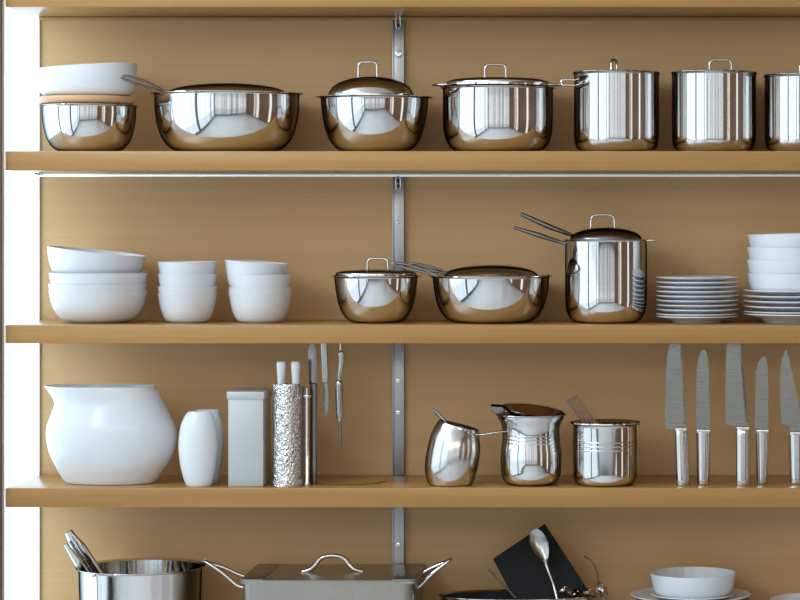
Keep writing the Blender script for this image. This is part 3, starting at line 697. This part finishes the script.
ringmesh(bm, [rrect(x0-.001, x1+.001, ya-.001, yb+.001, zl-.007, .012), rrect(x0-.002, x1+.002, ya-.002, yb+.002, zl-.002, .012), rrect(x0, x1, ya, yb, zl, .011)])
L = fin(bm, 'lid', 'brushed', t)
bw = .046
for xa, xb in ((x0+.001, x0+bw), (x1-bw, x1-.001)): box('end_band', (xa, ya+.002, zl), (xb, yb-.002, zl+.0016), 'band', L, .0004)
hz = Z(572, Yr)-zb
A0, A1 = X(304, Yr)-t.location.x, X(361, Yr)-t.location.x; ht = Z(556, Yr)-zb; c = (A0+A1)/2; zz = zl+.001
tube('lid_handle', [(A0-.004, 0, zz), (A0+.012, 0, zz+.004), (A0+.024, 0, zz+.014), (A0+.036, 0, ht-.004), (c, 0, ht+.001), (A1-.036, 0, ht-.004), (A1-.024, 0, zz+.014), (A1-.012, 0, zz+.004), (A1+.004, 0, zz)], [.003, .0042, .0042, .0042, .0042, .0042, .0042, .0042, .003], 'steel', L, smooth=6)
for sg, (ex, ey), (mx_, my) in ((-1, (205, 561), (239, 586)), (1, (450.5, 559.5), (416, 588))):
    bm = bmesh.new()
    for dY, qx, qy in ((-.04, mx_, my), (.04, mx_-sg*1.0, my-11)):
        tubebm(bm, [rel(t, qx-sg*5, qy+1.5, Yr+dY), rel(t, qx+sg*3, qy-1.5, Yr+dY), rel(t, (ex+qx)/2, (ey+qy)/2-1, Yr+dY), rel(t, ex-sg*2, ey+1.5, Yr+dY*.9), rel(t, ex, ey, Yr+dY*.6)], 1.9*s, smooth=5)
    tubebm(bm, [rel(t, ex, ey, Yr-.026), rel(t, ex+sg*.5, ey-.4, Yr), rel(t, ex, ey, Yr+.026)], 2.1*s)
    fin(bm, 'side_handle', 'steel', t)

# black pan with its contents
Yn = .12
t, zb, s, H = vessel('frying_pan', 'wide steel pan with dark inside holding the black board and spoon', 'pan', 516, 4, Yn, 74, 594.5, 62, 14, rim=77, rimh=1.5, sy=.5)
lathe('lining', [(0, 1.0*s), (60*s, 1.0*s), (71*s, 14*s), (72.6*s, H-1.5*s), (73.4*s, H-1.3*s), (71.8*s, 13*s), (60*s, 2*s), (0, 2*s)][::-1], 'blackpan', t, sy=.5)
# black board leaning
t = thing('chopping_board', 'black square board leaning corner-up in the wide pan', 'board', P(540, 625, .14))
bm = bmesh.new()
pts = [(545, 524), (493, 559), (524, 618), (592, 596)]
q = [rel(t, a, b, Yy) for (a, b), Yy in zip(pts, (.19, .17, .12, .14))]
n = (q[1]-q[0]).cross(q[3]-q[0]).normalized()*.004
f0 = [bm.verts.new(v-n) for v in q]; f1 = [bm.verts.new(v+n) for v in q]
bm.faces.new(f0); bm.faces.new(f1[::-1])
for i in range(4): bm.faces.new((f0[i], f0[(i+1) % 4], f1[(i+1) % 4], f1[i]))
bmesh.ops.bevel(bm, geom=list(bm.edges), offset=.0012, segments=2, affect='EDGES')
fin(bm, 'panel', 'black', t, sharp=40)
# steel serving spoon in front of it
t = thing('spoon', 'steel serving spoon leaning bowl-up against the black board', 'spoon', P(556, 600, .10))
s = u(.12)
bm = bmesh.new()
ax0, ax1 = rel(t, 534, 529.5, .125), rel(t, 546, 562, .115)
d = (ax1-ax0); L_ = d.length; d.normalize(); nn = Vector((0, -1, 0)); sd = d.cross(nn).normalized()
NS, NR = 14, 12; grid = []
def spoonpt(i, j, off):
    tt = i/NS; w_ = .0215*math.sin(PI*min(1, tt*.93+.04))**.62*(1-.38*tt); v = -1+2*j/NR
    depth = .007*(1-v*v)*math.sin(PI*tt)**.7
    return ax0+d*L_*tt+sd*w_*v+nn*(-depth+off)
g0 = [[bm.verts.new(spoonpt(i, j, 0)) for j in range(NR+1)] for i in range(NS+1)]
g1 = [[bm.verts.new(spoonpt(i, j, -.0012)) for j in range(NR+1)] for i in range(NS+1)]
for i in range(NS):
    for j in range(NR):
        bm.faces.new((g0[i][j], g0[i][j+1], g0[i+1][j+1], g0[i+1][j])); bm.faces.new((g1[i][j], g1[i+1][j], g1[i+1][j+1], g1[i][j+1]))
for i in range(NS):
    bm.faces.new((g0[i][0], g0[i+1][0], g1[i+1][0], g1[i][0])); bm.faces.new((g0[i][NR], g1[i][NR], g1[i+1][NR], g0[i+1][NR]))
for j in range(NR):
    bm.faces.new((g0[0][j], g1[0][j], g1[0][j+1], g0[0][j+1])); bm.faces.new((g0[NS][j], g0[NS][j+1], g1[NS][j+1], g1[NS][j]))
fin(bm, 'spoon_bowl', 'grey', t, sharp=60)
tube('handle', [rel(t, 544.5, 559, .115), rel(t, 546, 565, .113), rel(t, 550, 576, .11), rel(t, 554, 587, .108), rel(t, 558, 602, .10)], [2.4*s, 1.4*s, 1.1*s, 1.2*s, 1.6*s], 'steel', t, flat=.6, flatdir=(0, 1, 0))
# skewer left of the board, curved wire right of it
stick('skewer', 'thin dark stick leaning out of the wide pan left of the black board', 'skewer', (488.5, 569), (516, 598), [.8, 1, 1], 'darkwood', .15, .12, flat=1)
t = thing('whisk', 'dark curved wire arching out of the wide pan right of the black board', 'whisk', P(590, 606, .13)); s = u(.13)
tube('wire', [rel(t, 583.5, 556, .13), rel(t, 590, 560, .13), rel(t, 596, 569, .13), rel(t, 598, 580, .13), rel(t, 596, 592, .13), rel(t, 588, 606, .13)], 1.0*s, 'darkwood', t)
tube('wire', [rel(t, 598, 582, .13), rel(t, 603, 585, .12), rel(t, 606, 592, .12), rel(t, 600, 606, .12)], 1.0*s, 'darksteel', t)
# loose small utensils at the pan's right side
mats = ['steel', 'darksteel', 'steel2', 'darksteel', 'steel', 'darksteel', 'steel']
wh = ['nearest the serving spoon handle', 'second from the serving spoon handle', 'third from the serving spoon handle', 'in the middle of the small heap', 'third from the pan rim', 'second from the pan rim', 'at the right pan rim']
for i, mt in enumerate(mats):
    px = 562+i*6.2; py = 590+(i % 3)*2.0; Yy = .07+.022*(i % 4)
    t = thing('measuring_spoon', 'small %s measuring spoon %s' % ('dark' if mt == 'darksteel' else 'bright steel', wh[i]), 'measuring spoon', P(px, py+6, Yy), 'measuring spoons heaped in the wide pan'); s = u(Yy)
    bm = bmesh.new(); R = 4.6*s
    prof = [(0, -R*.7), (R*.5, -R*.62), (R*.85, -R*.35), (R, 0), (R*.9, .0), (R*.76, -R*.3), (R*.45, -R*.52), (0, -R*.6)]
    lathebm(bm, prof, 28); b_ = fin(bm, 'spoon_bowl', mt, t, rel(t, px, py, Yy)); b_.rotation_euler = (rr.uniform(-.2, 1.0), rr.uniform(-.7, .7), 0)
    tube('handle', [rel(t, px+1, py, Yy), rel(t, px+4+rr.uniform(-3, 3), py-3.5, Yy), rel(t, px+9, py+rr.uniform(-1, 5), Yy+.01)], [.9*s, 1.3*s, 1.2*s], mt, t, flat=.5, flatdir=(0, 0, 1))
# crockery at the right end
Yw = .14; s = u(Yw)
zb = ST[4]+.0004; H = Z(599, Yw)-zb
def deep(name, label, cx, R, H):
    o = lathe(name, [(0, .003), (R*.4*s, .003), (R*.42*s, 0), (R*.46*s, 0)] + bez((R*.47*s, .001), (R*.9*s, H*.3), (R*s, H-.002), 14) + [(R*s, H), ((R-1.2)*s, H)] + [(a-.0028, b+.001) for a, b in bez((R*.47*s, .001), (R*.9*s, H*.3), (R*s, H-.002), 14)][::-1] + [(0, .006)], 'white', None, (X(cx, Yw), Yw, zb))
    return tag(o, label, 'bowl')
deep('serving_bowl', 'deep white serving bowl under the wide white plate', 693, 58, H)
o = lathe('plate', plate_mesh(60, s, .5, 6.0), 'white', None, (X(690.5, Yw), Yw, zb+H-1.2*s)); tag(o, 'wide white plate under the shallow bowl on the bottom shelf', 'plate')
z1 = zb+H+1.2*s
o = lathe('saucer', plate_mesh(42, s, .5, 4.0), 'white', None, (X(693, Yw), Yw, z1)); tag(o, 'white saucer between the wide plate and the shallow bowl', 'saucer')
z2 = z1+3.4*s; hb_ = Z(572.3, Yw)-z2
o = lathe('bowl', [(0, .6*s), (30*s, .6*s), (31*s, 0), (34*s, 0)] + bez((35*s, .3*s), (39.5*s, .8*s), (41.5*s, hb_*.6), 10) + [(43*s, hb_-.5*s), (43*s, hb_), (42*s, hb_)] + bez((40.4*s, hb_*.6), (38.5*s, 2*s), (34*s, 1.8*s), 10) + [(0, 1.8*s)], 'white', None, (X(693, Yw), Yw, z2)); tag(o, 'shallow white bowl topping the crockery pile on the bottom shelf', 'bowl')
deep('serving_bowl', 'white bowl rim just showing at the bottom edge of the photo', 815, 45, H)
